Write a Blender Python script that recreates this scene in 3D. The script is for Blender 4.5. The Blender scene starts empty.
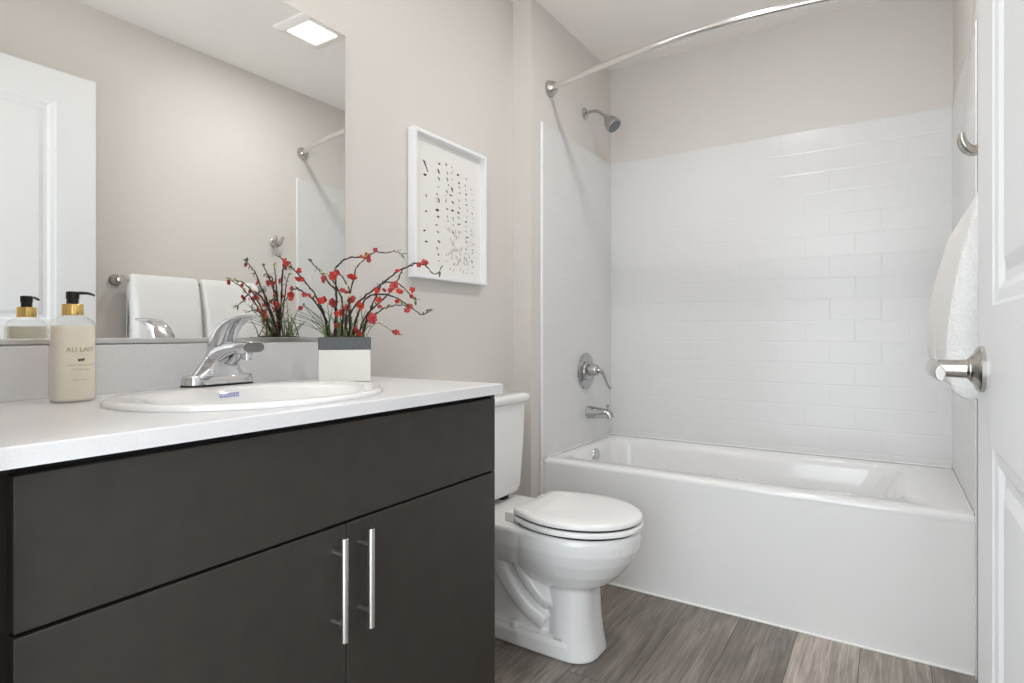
import bpy, bmesh, math, random
from mathutils import Vector, Matrix, noise

S = bpy.context.scene
COL = S.collection
R = math.radians
PI = math.pi

# ------------------------------------------------------------------ camera, world, exposure
cam_data = bpy.data.cameras.new('camera')
cam_data.sensor_width = 36.0
cam_data.lens = 579.75 / 1024 * 36.0
cam_data.shift_y = -7.5 / 1024
cam_data.clip_start = 0.01
cam = bpy.data.objects.new('camera', cam_data)
cam.location = (1.3913, 0.0, 1.0427)
cam.rotation_euler = (R(90), 0, 0.575)
COL.objects.link(cam)
S.camera = cam

world = bpy.data.worlds.new('world')
S.world = world
world.use_nodes = True
bg = world.node_tree.nodes['Background']
bg.inputs[0].default_value = (0.88, 0.95, 1.0, 1)
bg.inputs[1].default_value = 4.6

S.view_settings.view_transform = 'Standard'
S.view_settings.look = 'None'
S.view_settings.gamma = 1.0
S.view_settings.use_curve_mapping = False
S.view_settings.exposure = 0.13
S.cycles.use_denoising = True
S.cycles.max_bounces = 16
S.cycles.diffuse_bounces = 8
S.cycles.glossy_bounces = 8
S.cycles.transparent_max_bounces = 16
S.cycles.sample_clamp_indirect = 6.0
S.cycles.caustics_reflective = True
S.cycles.caustics_refractive = False
S.cycles.blur_glossy = 1.0

LAMP_W = 7.2        # square ceiling lamp
VANITY_W = 3.0       # each of the three vanity lamps

# daylight enters the hall behind the camera at its far end and comes in through the doorway
portal = bpy.data.lights.new('doorway_daylight', 'AREA')
portal.shape = 'RECTANGLE'
portal.size = 1.15
portal.size_y = 2.4
portal.cycles.is_portal = True
po = bpy.data.objects.new('doorway_daylight', portal)
po.location = (1.03, -0.74, 1.25)
po.rotation_euler = (R(90), 0, 0)      # emits along +y
COL.objects.link(po)

# ------------------------------------------------------------------ room measures
W = 1.6187      # right wall
XJ = 0.0947     # alcove plumbing wall stands proud of the left wall
YJ = 2.154
YB = 3.0096     # back wall
HC = 2.509      # ceiling
ZT = 1.984      # top of the tub surround
YT = 2.25       # tub front
HT = 0.487      # tub rim
ZC = 0.917      # counter top


# ------------------------------------------------------------------ materials
def lin(h):
    h = h.lstrip('#')
    out = []
    for i in (0, 2, 4):
        c = int(h[i:i + 2], 16) / 255
        out.append(c / 12.92 if c <= 0.04045 else ((c + 0.055) / 1.055) ** 2.4)
    return (*out, 1)


def mat(name, color, rough=0.5, metal=0.0, coat=0.0, spec=0.5, sss=0.0):
    m = bpy.data.materials.new(name)
    m.use_nodes = True
    b = m.node_tree.nodes['Principled BSDF']
    b.inputs['Base Color'].default_value = lin(color) if isinstance(color, str) else color
    b.inputs['Roughness'].default_value = rough
    b.inputs['Metallic'].default_value = metal
    b.inputs['Coat Weight'].default_value = coat
    b.inputs['Specular IOR Level'].default_value = spec
    return m


def nt(m):
    return m.node_tree.nodes, m.node_tree.links, m.node_tree.nodes['Principled BSDF']


def noise_bump(m, scale, strength, dist=0.002, detail=3.0, color_var=None, vscale=None):
    n, l, b = nt(m)
    tc = n.new('ShaderNodeTexCoord')
    t = n.new('ShaderNodeTexNoise')
    t.inputs['Scale'].default_value = scale
    t.inputs['Detail'].default_value = detail
    bp = n.new('ShaderNodeBump')
    bp.inputs['Strength'].default_value = strength
    bp.inputs['Distance'].default_value = dist
    l.new(tc.outputs['Object'], t.inputs['Vector'])
    l.new(t.outputs['Fac'], bp.inputs['Height'])
    l.new(bp.outputs['Normal'], b.inputs['Normal'])
    if color_var:
        t2 = n.new('ShaderNodeTexNoise')
        t2.inputs['Scale'].default_value = vscale or scale
        t2.inputs['Detail'].default_value = 4
        r = n.new('ShaderNodeValToRGB')
        r.color_ramp.elements[0].position = 0.3
        r.color_ramp.elements[1].position = 0.7
        r.color_ramp.elements[0].color = lin(color_var[0])
        r.color_ramp.elements[1].color = lin(color_var[1])
        l.new(tc.outputs['Object'], t2.inputs['Vector'])
        l.new(t2.outputs['Fac'], r.inputs['Fac'])
        l.new(r.outputs['Color'], b.inputs['Base Color'])
    return m


M = {}
M['wall'] = noise_bump(mat('wall_paint', '#d6d2ce', 0.75, spec=0.3), 160, 0.12, 0.002)
M['ceiling'] = noise_bump(mat('ceiling_paint', '#f3efeb', 0.85, spec=0.2), 130, 0.15, 0.002)
M['trim'] = mat('white_trim_paint', '#ececec', 0.4)
M['door'] = noise_bump(mat('door_paint', '#e2e4e6', 0.38), 220, 0.05, 0.001)
M['porcelain'] = mat('porcelain', '#eeeeee', 0.08, coat=0.3)
M['seat'] = mat('toilet_seat_plastic', '#efefef', 0.2)
M['tub'] = mat('tub_acrylic', '#ebebeb', 0.13, coat=0.2)
M['chrome'] = mat('chrome', (0.66, 0.67, 0.70, 1), 0.05, 1.0)
M['chrome_dim'] = mat('darker_chrome', (0.50, 0.50, 0.50, 1), 0.12, 1.0)  # darker, slightly rougher chrome for the shower fittings
M['nickel'] = mat('brushed_nickel', (0.55, 0.53, 0.50, 1), 0.24, 1.0)
M['steel'] = mat('satin_steel', (0.72, 0.71, 0.69, 1), 0.28, 1.0)
M['rod'] = mat('polished_nickel', (0.80, 0.78, 0.76, 1), 0.16, 1.0)
M['mirror'] = mat('mirror_silver', (0.93, 0.94, 0.93, 1), 0.0, 1.0)
M['alu'] = mat('aluminium_channel', (0.66, 0.66, 0.65, 1), 0.35, 1.0)
M['cabinet'] = noise_bump(mat('charcoal_laminate', '#3d3a37', 0.45, spec=0.35), 500, 0.03, 0.0005,
                          color_var=('#36322f', '#3b3733'), vscale=22)
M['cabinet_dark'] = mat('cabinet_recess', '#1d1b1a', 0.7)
M['gold'] = mat('polished_gold', (0.86, 0.60, 0.22, 1), 0.16, 1.0)
M['black'] = mat('black_plastic', '#141414', 0.28)
M['cream'] = mat('cream_liquid_soap', '#efe9da', 0.35, coat=0.4)
M['gold_ink'] = mat('tan_ink', '#b3a17a', 0.5)
M['brown_ink'] = mat('brown_ink', '#5a4836', 0.5)
M['blue_ink'] = mat('blue_ink', '#7c89d2', 0.5)
M['grey_ink'] = mat('grey_moulded_mark', '#c9c9c9', 0.3)
M['pot'] = noise_bump(mat('white_ceramic_pot', '#e9e7e2', 0.45), 60, 0.04, 0.001)
M['band'] = noise_bump(mat('slate_band', '#5d6063', 0.6), 300, 0.2, 0.001, color_var=('#54575a', '#686b6e'), vscale=260)
M['moss'] = noise_bump(mat('dark_moss', '#3e3a26', 0.95), 180, 0.8, 0.004, color_var=('#2c2418', '#56562f'), vscale=120)
M['twig'] = noise_bump(mat('dark_twig', '#33261f', 0.75), 150, 0.5, 0.002, color_var=('#261b16', '#473629'), vscale=90)
M['stem'] = mat('green_stem', '#5d6b45', 0.7)
M['leaf'] = mat('leaf_green', '#5f7342', 0.6)
M['leaf_pale'] = mat('leaf_yellow_green', '#c3c07a', 0.6)
M['petal'] = noise_bump(mat('red_petal', '#cf3b30', 0.6), 60, 0.1, 0.001, color_var=('#a5221f', '#d9482f'), vscale=70)
M['petal_pink'] = noise_bump(mat('rose_petal', '#c24448', 0.6), 60, 0.1, 0.001, color_var=('#9c2733', '#cc5048'), vscale=70)
M['heart'] = mat('yellow_flower_heart', '#d9a441', 0.7)
M['towel'] = noise_bump(mat('white_terry', '#f2f1f0', 0.95, spec=0.1), 330, 0.9, 0.006, detail=5)
M['frame'] = mat('white_frame_lacquer', '#edeef0', 0.35)
M['print'] = mat('print_paper', '#e9e7e4', 0.8, spec=0.2)
M['ink'] = mat('sepia_ink', '#2c2725', 0.7)
M['ink_pale'] = mat('washed_ink', '#b9b4b0', 0.8)
M['caulk'] = mat('white_caulk', '#f3f3f2', 0.5)
M['rubber_and_gap_shade'] = mat('black_gasket_and_gap_shade', '#181818', 0.6)  # gaskets, and the dark fill painted as shade in the toilet seat gaps
M['lamp_trim'] = mat('lamp_trim_white', '#f3efea', 0.5)
M['face'] = mat('grey_spray_face', '#6d7073', 0.4)
M['shade'] = mat('opal_glass', '#f4f1ec', 0.3)     # lit from inside
M['shade'].node_tree.nodes['Principled BSDF'].inputs['Emission Color'].default_value = (1.0, 0.95, 0.89, 1)
M['shade'].node_tree.nodes['Principled BSDF'].inputs['Emission Strength'].default_value = 6.0

# quartz: white with fine speckle
q = mat('white_quartz', '#e9e8e7', 0.28, spec=0.22)
n, l, b = nt(q)
tc = n.new('ShaderNodeTexCoord')
v = n.new('ShaderNodeTexNoise'); v.inputs['Scale'].default_value = 420; v.inputs['Detail'].default_value = 6
r = n.new('ShaderNodeValToRGB')
r.color_ramp.elements[0].position = 0.30; r.color_ramp.elements[0].color = lin('#d8d8d9')
r.color_ramp.elements[1].position = 0.52; r.color_ramp.elements[1].color = lin('#dfdfe1')
l.new(tc.outputs['Object'], v.inputs['Vector']); l.new(v.outputs['Fac'], r.inputs['Fac'])
l.new(r.outputs['Color'], b.inputs['Base Color'])
M['quartz'] = q

# clear plastic (thin shell)
m = bpy.data.materials.new('clear_plastic'); m.use_nodes = True
n, l = m.node_tree.nodes, m.node_tree.links
n.remove(n['Principled BSDF'])
out = n['Material Output']
tr = n.new('ShaderNodeBsdfTransparent'); tr.inputs[0].default_value = (0.97, 0.97, 0.96, 1)
gl = n.new('ShaderNodeBsdfGlossy'); gl.inputs['Roughness'].default_value = 0.05
lw = n.new('ShaderNodeLayerWeight'); lw.inputs[0].default_value = 0.5
fr = n.new('ShaderNodeMath'); fr.operation = 'POWER'; fr.inputs[1].default_value = 4.0
l.new(lw.outputs['Facing'], fr.inputs[0])
mx = n.new('ShaderNodeMixShader')
l.new(fr.outputs[0], mx.inputs[0]); l.new(tr.outputs[0], mx.inputs[1]); l.new(gl.outputs[0], mx.inputs[2])
l.new(mx.outputs[0], out.inputs['Surface'])
M['clear'] = m


def emis(name, color, strength):
    m = mat(name, '#ffffff', 0.4)
    b = m.node_tree.nodes['Principled BSDF']
    b.inputs['Emission Color'].default_value = lin(color)
    b.inputs['Emission Strength'].default_value = strength
    return m


# moulded subway tile surround: u along the wall, v up
def tile_mat(name, axis, u0, off):
    m = mat(name, '#dcdcdc', 0.24, spec=0.4)
    n, l, b = nt(m)
    tc = n.new('ShaderNodeTexCoord')
    sp = n.new('ShaderNodeSeparateXYZ')
    cb = n.new('ShaderNodeCombineXYZ')
    mp = n.new('ShaderNodeMapping')
    mp.inputs['Location'].default_value = (u0, -off, 0)
    br = n.new('ShaderNodeTexBrick')
    br.inputs['Scale'].default_value = 1.0
    br.inputs['Brick Width'].default_value = 0.2
    br.inputs['Row Height'].default_value = 0.0978
    br.inputs['Mortar Size'].default_value = 0.0045
    br.inputs['Mortar Smooth'].default_value = 1.0
    br.inputs['Bias'].default_value = 0.0
    br.offset = 0.5
    bp = n.new('ShaderNodeBump')
    bp.invert = True
    bp.inputs['Strength'].default_value = 0.24
    bp.inputs['Distance'].default_value = 0.0022
    ns = n.new('ShaderNodeTexNoise'); ns.inputs['Scale'].default_value = 9.0; ns.inputs['Detail'].default_value = 1
    bp2 = n.new('ShaderNodeBump')
    bp2.inputs['Strength'].default_value = 0.12
    bp2.inputs['Distance'].default_value = 0.01
    l.new(tc.outputs['Object'], sp.inputs[0])
    l.new(sp.outputs[axis], cb.inputs[0]); l.new(sp.outputs[2], cb.inputs[1])
    l.new(cb.outputs[0], mp.inputs[0]); l.new(mp.outputs[0], br.inputs['Vector'])
    l.new(br.outputs['Fac'], bp.inputs['Height'])
    l.new(tc.outputs['Object'], ns.inputs['Vector']); l.new(ns.outputs['Fac'], bp2.inputs['Height'])
    l.new(bp2.outputs['Normal'], bp.inputs['Normal'])
    l.new(bp.outputs['Normal'], b.inputs['Normal'])
    return m


M['tile_back'] = tile_mat('subway_surround_back', 0, 0.03, ZT - 20 * 0.0978)
M['tile_side'] = tile_mat('subway_surround_side', 1, 0.06, ZT - 20 * 0.0978)

# wood-look vinyl planks running along y
fm = mat('vinyl_plank', '#77706a', 0.42)
n, l, b = nt(fm)
tc = n.new('ShaderNodeTexCoord')
sp = n.new('ShaderNodeSeparateXYZ'); cb = n.new('ShaderNodeCombineXYZ')
l.new(tc.outputs['Object'], sp.inputs[0]); l.new(sp.outputs[1], cb.inputs[0]); l.new(sp.outputs[0], cb.inputs[1])
mp = n.new('ShaderNodeMapping'); mp.inputs['Location'].default_value = (4.5, 0.008 + 0.189 * 55, 0)
l.new(cb.outputs[0], mp.inputs[0])
PW = 0.189
br = n.new('ShaderNodeTexBrick')
br.inputs['Color1'].default_value = (0, 0, 0, 1); br.inputs['Color2'].default_value = (1, 1, 1, 1)
br.inputs['Mortar'].default_value = (0.5, 0.5, 0.5, 1)
br.inputs['Scale'].default_value = 1; br.inputs['Brick Width'].default_value = 1.22
br.inputs['Row Height'].default_value = PW; br.inputs['Mortar Size'].default_value = 0.0011
br.inputs['Mortar Smooth'].default_value = 0.2
br.offset = 0.37; br.offset_frequency = 3
l.new(mp.outputs[0], br.inputs['Vector'])
ramp = n.new('ShaderNodeValToRGB')
cr = ramp.color_ramp
cr.elements[0].position = 0.0; cr.elements[0].color = lin('#857c75')
cr.elements[1].position = 1.0; cr.elements[1].color = lin('#bdb3a9')
for ps, cl_ in ((0.5, '#90877f'), (0.68, '#9a9189'), (0.78, '#b3a99f')):
    e = cr.elements.new(ps); e.color = lin(cl_)
l.new(br.outputs['Color'], ramp.inputs['Fac'])
# grain: stretched noise along the plank, shifted per plank
mg = n.new('ShaderNodeMapping'); mg.inputs['Scale'].default_value = (3.4, 85, 1)
ad = n.new('ShaderNodeVectorMath'); ad.operation = 'MULTIPLY_ADD'
ad.inputs[1].default_value = (7.3, 0, 5.1)
l.new(br.outputs['Color'], ad.inputs[0]); l.new(cb.outputs[0], ad.inputs[2])
l.new(ad.outputs[0], mg.inputs[0])
g1 = n.new('ShaderNodeTexNoise'); g1.inputs['Scale'].default_value = 1; g1.inputs['Detail'].default_value = 7
g1.inputs['Roughness'].default_value = 0.68; g1.inputs['Distortion'].default_value = 0.9
l.new(mg.outputs[0], g1.inputs['Vector'])
mg2 = n.new('ShaderNodeMapping'); mg2.inputs['Scale'].default_value = (2.0, 13, 1)
l.new(ad.outputs[0], mg2.inputs[0])
g2 = n.new('ShaderNodeTexNoise'); g2.inputs['Scale'].default_value = 1; g2.inputs['Detail'].default_value = 4
g2.inputs['Distortion'].default_value = 1.1
l.new(mg2.outputs[0], g2.inputs['Vector'])
gr = n.new('ShaderNodeValToRGB')
gr.color_ramp.elements[0].position = 0.34; gr.color_ramp.elements[0].color = (0.47, 0.46, 0.45, 1)
gr.color_ramp.elements[1].position = 0.66; gr.color_ramp.elements[1].color = (1.3, 1.3, 1.3, 1)
l.new(g1.outputs['Fac'], gr.inputs['Fac'])
gr2 = n.new('ShaderNodeValToRGB')
gr2.color_ramp.elements[0].position = 0.3; gr2.color_ramp.elements[0].color = (0.58, 0.56, 0.55, 1)
gr2.color_ramp.elements[1].position = 0.7; gr2.color_ramp.elements[1].color = (1.25, 1.26, 1.27, 1)
l.new(g2.outputs['Fac'], gr2.inputs['Fac'])
m1 = n.new('ShaderNodeMix'); m1.data_type = 'RGBA'; m1.blend_type = 'MULTIPLY'; m1.inputs[0].default_value = 0.85
l.new(ramp.outputs[0], m1.inputs[6]); l.new(gr.outputs[0], m1.inputs[7])
m2 = n.new('ShaderNodeMix'); m2.data_type = 'RGBA'; m2.blend_type = 'MULTIPLY'; m2.inputs[0].default_value = 0.9
l.new(m1.outputs[2], m2.inputs[6]); l.new(gr2.outputs[0], m2.inputs[7])
m3 = n.new('ShaderNodeMix'); m3.data_type = 'RGBA'
m3.inputs[7].default_value = lin('#2c2826')
l.new(br.outputs['Fac'], m3.inputs[0]); l.new(m2.outputs[2], m3.inputs[6])
l.new(m3.outputs[2], b.inputs['Base Color'])
bp = n.new('ShaderNodeBump'); bp.inputs['Strength'].default_value = 0.12; bp.inputs['Distance'].default_value = 0.002
l.new(g1.outputs['Fac'], bp.inputs['Height']); l.new(bp.outputs['Normal'], b.inputs['Normal'])
M['floor'] = fm


# ------------------------------------------------------------------ helpers
def link(o, parent=None):
    COL.objects.link(o)
    if parent:
        o.parent = parent
    return o


def obj(name, bm, m, parent=None, smooth=True, angle=40, bevel=0.0, segs=2):
    """link a bmesh (world coordinates, or the parent's own) as ONE mesh object"""
    bmesh.ops.recalc_face_normals(bm, faces=bm.faces[:])
    me = bpy.data.meshes.new(name)
    bm.to_mesh(me)
    bm.free()
    me.materials.append(m)
    if smooth:
        for p in me.polygons:
            p.use_smooth = True
        me.set_sharp_from_angle(angle=R(angle))
    o = bpy.data.objects.new(name, me)
    link(o, parent)
    if parent is not None:
        o.matrix_parent_inverse = Matrix.Translation(parent.location).inverted() if parent.rotation_euler.z == 0 else parent.matrix_basis.inverted()
    if bevel:
        md = o.modifiers.new('bevel', 'BEVEL')
        md.width = bevel; md.segments = segs; md.limit_method = 'ANGLE'; md.angle_limit = R(35)
        md.harden_normals = False
    return o


def thing(name, label, cat, loc=(0, 0, 0), group=None):
    o = bpy.data.objects.new(name, None)
    o.empty_display_size = 0.05
    o.location = loc
    COL.objects.link(o)
    return tag(o, label, cat, group)


def tag(o, label, cat, group=None):
    o['label'] = label
    o['category'] = cat
    if group:
        o['group'] = group
    return o


def struct(o, label=None, cat=None):
    o['kind'] = 'structure'
    if label:
        tag(o, label, cat)
    return o


def box(bm, x0, x1, y0, y1, z0, z1):
    vs = [bm.verts.new(p) for p in ((x0, y0, z0), (x1, y0, z0), (x1, y1, z0), (x0, y1, z0),
                                    (x0, y0, z1), (x1, y0, z1), (x1, y1, z1), (x0, y1, z1))]
    for f in ((0, 3, 2, 1), (4, 5, 6, 7), (0, 1, 5, 4), (1, 2, 6, 5), (2, 3, 7, 6), (3, 0, 4, 7)):
        bm.faces.new([vs[i] for i in f])
    return bm


def bx(*a):
    return box(bmesh.new(), *a)


def loft(bm, rings, cap0=True, cap1=True, closed=False):
    """bridge equal-length rings of points"""
    vr = [[bm.verts.new(p) for p in r] for r in rings]
    n = len(vr[0])
    pairs = list(zip(vr, vr[1:]))
    if closed:
        pairs.append((vr[-1], vr[0]))
    for a, b in pairs:
        for i in range(n):
            j = (i + 1) % n
            try:
                bm.faces.new((a[i], a[j], b[j], b[i]))
            except ValueError:
                pass
    if not closed:
        if cap0:
            bm.faces.new(vr[0][::-1])
        if cap1:
            bm.faces.new(vr[-1])
    return bm


def frame_of(t):
    t = Vector(t).normalized()
    up = Vector((0, 0, 1)) if abs(t.z) < 0.95 else Vector((0, 1, 0))
    s = t.cross(up).normalized()
    return s, s.cross(t).normalized()


def tube(bm, pts, rad, n=12, cap=True, flat=None):
    """tube along points; rad a number or one per point; flat=(side,up) factors"""
    pts = [Vector(p) for p in pts]
    rings = []
    s_prev = None
    for i, p in enumerate(pts):
        a = pts[max(i - 1, 0)]; b = pts[min(i + 1, len(pts) - 1)]
        t = (b - a).normalized()
        if s_prev is None:
            s, u = frame_of(t)
        else:
            s = (s_prev - t * s_prev.dot(t)).normalized()
            u = s.cross(t).normalized()
        s_prev = s
        r = rad[i] if isinstance(rad, (list, tuple)) else rad
        fs, fu = flat or (1, 1)
        rings.append([p + s * (math.cos(2 * PI * k / n) * r * fs) + u * (math.sin(2 * PI * k / n) * r * fu) for k in range(n)])
    return loft(bm, rings, cap, cap)


def lathe(bm, prof, origin, axis=(0, 0, 1), n=32, sy=1.0):
    """revolve (radius, height) about axis"""
    o = Vector(origin); ax = Vector(axis).normalized()
    s, u = frame_of(ax)
    rings = [[o + ax * h + s * (math.cos(2 * PI * k / n) * r) + u * (math.sin(2 * PI * k / n) * r * sy) for k in range(n)] for r, h in prof]
    return loft(bm, rings)


def spline(pts, per=8):
    """Catmull-Rom through points"""
    P = [Vector(p) for p in pts]
    P = [P[0] * 2 - P[1]] + P + [P[-1] * 2 - P[-2]]
    out = []
    for i in range(1, len(P) - 2):
        a, b, c, d = P[i - 1:i + 3]
        for k in range(per):
            t = k / per
            out.append(0.5 * ((2 * b) + (c - a) * t + (2 * a - 5 * b + 4 * c - d) * t * t + (3 * b - 3 * c + d - a) * t ** 3))
    out.append(P[-2])
    return out


def rrect(cx, cy, hx, hy, r, z, n=6):
    """rounded rectangle ring in a horizontal plane"""
    out = []
    for qx, qy, a0 in ((1, 1, 0), (-1, 1, 90), (-1, -1, 180), (1, -1, 270)):
        for k in range(n + 1):
            a = R(a0 + 90 * k / n)
            out.append(Vector((cx + qx * (hx - r) + math.cos(a) * r, cy + qy * (hy - r) + math.sin(a) * r, z)))
    return out


def ellipse(cx, cy, a, b, z, n=64):
    return [Vector((cx + a * math.cos(2 * PI * k / n), cy + b * math.sin(2 * PI * k / n), z)) for k in range(n)]


# ------------------------------------------------------------------ the room
struct(obj('floor', bx(-0.12, W + 0.12, -0.75, YB + 0.12, -0.06, 0), M['floor'], smooth=False))
struct(obj('ceiling', bx(-0.12, W + 0.12, -0.75, YB + 0.12, HC, HC + 0.08), M['ceiling'], smooth=False))
struct(obj('wall_left', bx(-0.12, 0, 0.09, YB + 0.12, 0, HC), M['wall'], smooth=False))
struct(obj('wall_alcove', bx(0, XJ, YJ, YB, 0, HC), M['wall'], smooth=False))
struct(obj('wall_right', bx(W, W + 0.12, 0.09, YB + 0.12, 0, HC), M['wall'], smooth=False))
struct(obj('wall_back', bx(0, W, YB, YB + 0.12, 0, HC), M['wall'], smooth=False))
bm = bmesh.new()                      # the wall behind the camera, with the doorway the camera looks through
box(bm, 0, 0.585, 0.09, 0.205, 0, HC)
box(bm, 1.53, W, 0.09, 0.205, 0, HC)
box(bm, 0.585, 1.53, 0.09, 0.205, 2.16, HC)
struct(obj('wall_rear', bm, M['wall'], smooth=False))
struct(obj('wall_hall_left', bx(0.32, 0.44, -0.75, 0.09, 0, HC), M['wall'], smooth=False))  # unseen hall wall, added to keep daylight off the counter's front edge
struct(obj('wall_hall_right', bx(W, W + 0.12, -0.75, 0.09, 0, HC), M['wall'], smooth=False))  # unseen as well, added to channel the daylight
struct(obj('baseboard_left', bx(0, 0.013, 1.235, YJ, 0, 0.085), M['trim'], bevel=0.003))
struct(obj('baseboard_right', bx(W - 0.013, W, 0.36, 1.95, 0, 0.085), M['trim'], bevel=0.003))
struct(obj('trim_1', bx(XJ + 0.014, W - 0.006, YT - 0.006, YT + 0.004, 0, 0.007), M['caulk'], bevel=0.002))

# ------------------------------------------------------------------ bathtub
tub = thing('bathtub', 'white alcove bathtub with a smooth apron front', 'bathtub', ((XJ + W) / 2, YT, 0))
TX0, TX1, TY0, TY1 = XJ + 0.001, W - 0.001, YT - 0.001, YB - 0.001
cxm, cym = (TX0 + TX1) / 2, (TY0 + TY1) / 2
hx, hy = (TX1 - TX0) / 2, (TY1 - TY0) / 2
bm = bmesh.new()
N = 10


def tring(x0, x1, y0, y1, r, z):
    return rrect((x0 + x1) / 2, (y0 + y1) / 2, (x1 - x0) / 2, (y1 - y0) / 2, r, z, N)


loft(bm, [
    tring(TX0, TX1, TY0 + 0.0005, TY1, 0.004, HT - 0.0242),
    tring(TX0, TX1, TY0 + 0.0005, TY1, 0.004, HT - 0.019),
    tring(TX0, TX1, TY0 + 0.001, TY1, 0.004, HT - 0.010),
    tring(TX0 + 0.002, TX1 - 0.002, TY0 + 0.008, TY1, 0.006, HT - 0.0025),
    tring(TX0 + 0.006, TX1 - 0.006, TY0 + 0.03, TY1 - 0.006, 0.008, HT),
    tring(0.148, 1.455, 2.345, 2.955, 0.09, HT - 0.002),
    tring(0.158, 1.435, 2.358, 2.945, 0.10, HT - 0.012),
    tring(0.165, 1.415, 2.368, 2.935, 0.105, HT - 0.05),
    tring(0.172, 1.36, 2.385, 2.92, 0.11, 0.32),
    tring(0.19, 1.27, 2.41, 2.895, 0.12, 0.16),
    tring(0.23, 1.20, 2.45, 2.86, 0.12, 0.115),
    tring(0.30, 1.10, 2.52, 2.79, 0.10, 0.105),
], cap0=False)
obj('basin', bm, M['tub'], tub, angle=60)
obj('apron', bx(TX0, TX1, YT, YT + 0.014, 0.0, HT - 0.0245), M['tub'], tub, smooth=False)
bm = bmesh.new()
lathe(bm, [(0.001, 0.016), (0.012, 0.0155), (0.026, 0.012), (0.034, 0.006), (0.036, 0), (0.001, 0)][::-1], (0.166, 2.66, 0.437), (1, 0, 0.03), 28)
obj('overflow_plate', bm, M['chrome'], tub)

# ------------------------------------------------------------------ tub surround
sur = thing('tub_surround', 'white moulded subway tile surround above the bathtub', 'tub surround', (0.86, YB, HT))
obj('back_panel', bx(XJ + 0.0101, W - 0.0046, YB - 0.010, YB - 0.0005, HT + 0.0002, ZT), M['tile_back'], sur, smooth=False)
obj('side_panel', bx(XJ + 0.0005, XJ + 0.010, YT - 0.0055, YB - 0.0005, HT + 0.0002, ZT), M['tile_side'], sur, smooth=False)
obj('side_panel', bx(W - 0.0045, W - 0.0005, YT - 0.0055, YB - 0.0005, HT + 0.0002, ZT), M['tile_side'], sur, smooth=False)
for x0, x1 in ((XJ + 0.0005, XJ + 0.013), (W - 0.0055, W - 0.0005)):
    obj('edge_trim', bx(x0, x1, YT - 0.024, YT - 0.0055, 0.0005, ZT + 0.004), M['tub'], sur, bevel=0.004, segs=3)

bm = bmesh.new()                      # caulk bead where the panels meet the tub deck
tube(bm, [(XJ + 0.0142, YT + 0.02, HT + 0.0036), (XJ + 0.0142, YB - 0.0142, HT + 0.0036), (W - 0.0087, YB - 0.0142, HT + 0.0036), (W - 0.0087, YT + 0.02, HT + 0.0036)], 0.0035, 8)
obj('caulk_bead', bm, M['caulk'], sur)

# ------------------------------------------------------------------ shower fittings
XP = XJ + 0.0105    # face of the plumbing-side panel
t = thing('shower_sprayer', 'chrome shower head on a bent arm high on the alcove wall', 'shower head', (XJ, 2.68, 2.165))
bm = bmesh.new()
lathe(bm, [(0.028, 0), (0.029, 0.004), (0.022, 0.010), (0.012, 0.014)], (XJ + 0.0005, 2.68, 2.165), (1, 0, 0), 28)
obj('flange', bm, M['chrome_dim'], t)
arm = spline([(XJ + 0.008, 2.68, 2.165), (0.135, 2.68, 2.168), (0.165, 2.68, 2.163), (0.192, 2.68, 2.143), (0.215, 2.68, 2.122)], 6)
obj('shower_arm', tube(bmesh.new(), arm, 0.0075, 14), M['chrome_dim'], t)
ax = Vector((0.62, -0.05, -0.78)).normalized()
bm = bmesh.new()
lathe(bm, [(0.010, -0.004), (0.014, 0.004), (0.014, 0.012), (0.022, 0.018), (0.032, 0.034), (0.038, 0.058), (0.040, 0.070), (0.038, 0.076), (0.034, 0.076)], Vector((0.212, 2.68, 2.126)), ax, 32)
hd = obj('head', bm, M['chrome_dim'], t)
bm = bmesh.new()
lathe(bm, [(0.034, 0.0755), (0.033, 0.0785), (0.001, 0.079)], Vector((0.212, 2.68, 2.126)), ax, 32)
obj('spray_face', bm, M['face'], hd)

t = thing('shower_valve', 'round chrome shower valve with a curved lever on the tiled alcove wall', 'shower valve', (XP, 2.672, 0.855))
bm = bmesh.new()
lathe(bm, [(0.092, 0), (0.093, 0.004), (0.088, 0.010), (0.066, 0.013), (0.062, 0.010), (0.048, 0.010), (0.045, 0.016), (0.03, 0.020), (0.028, 0.02), (0.001, 0.02)], (XP, 2.672, 0.855), (1, 0, 0), 48)
obj('escutcheon', bm, M['chrome_dim'], t)
bm = bmesh.new()
lathe(bm, [(0.030, 0.018), (0.029, 0.050), (0.026, 0.064), (0.020, 0.070), (0.001, 0.071)], (XP, 2.672, 0.862), (1, 0, 0), 32)
obj('hub', bm, M['chrome_dim'], t)
lv = spline([(XP + 0.055, 2.674, 0.868), (XP + 0.080, 2.684, 0.858), (XP + 0.092, 2.70, 0.825), (XP + 0.100, 2.715, 0.79), (XP + 0.113, 2.727, 0.765)], 6)
obj('lever', tube(bmesh.new(), lv, [0.016 - 0.008 * i / (len(lv) - 1) for i in range(len(lv))], 14, flat=(1, 0.7)), M['chrome_dim'], t)

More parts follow.
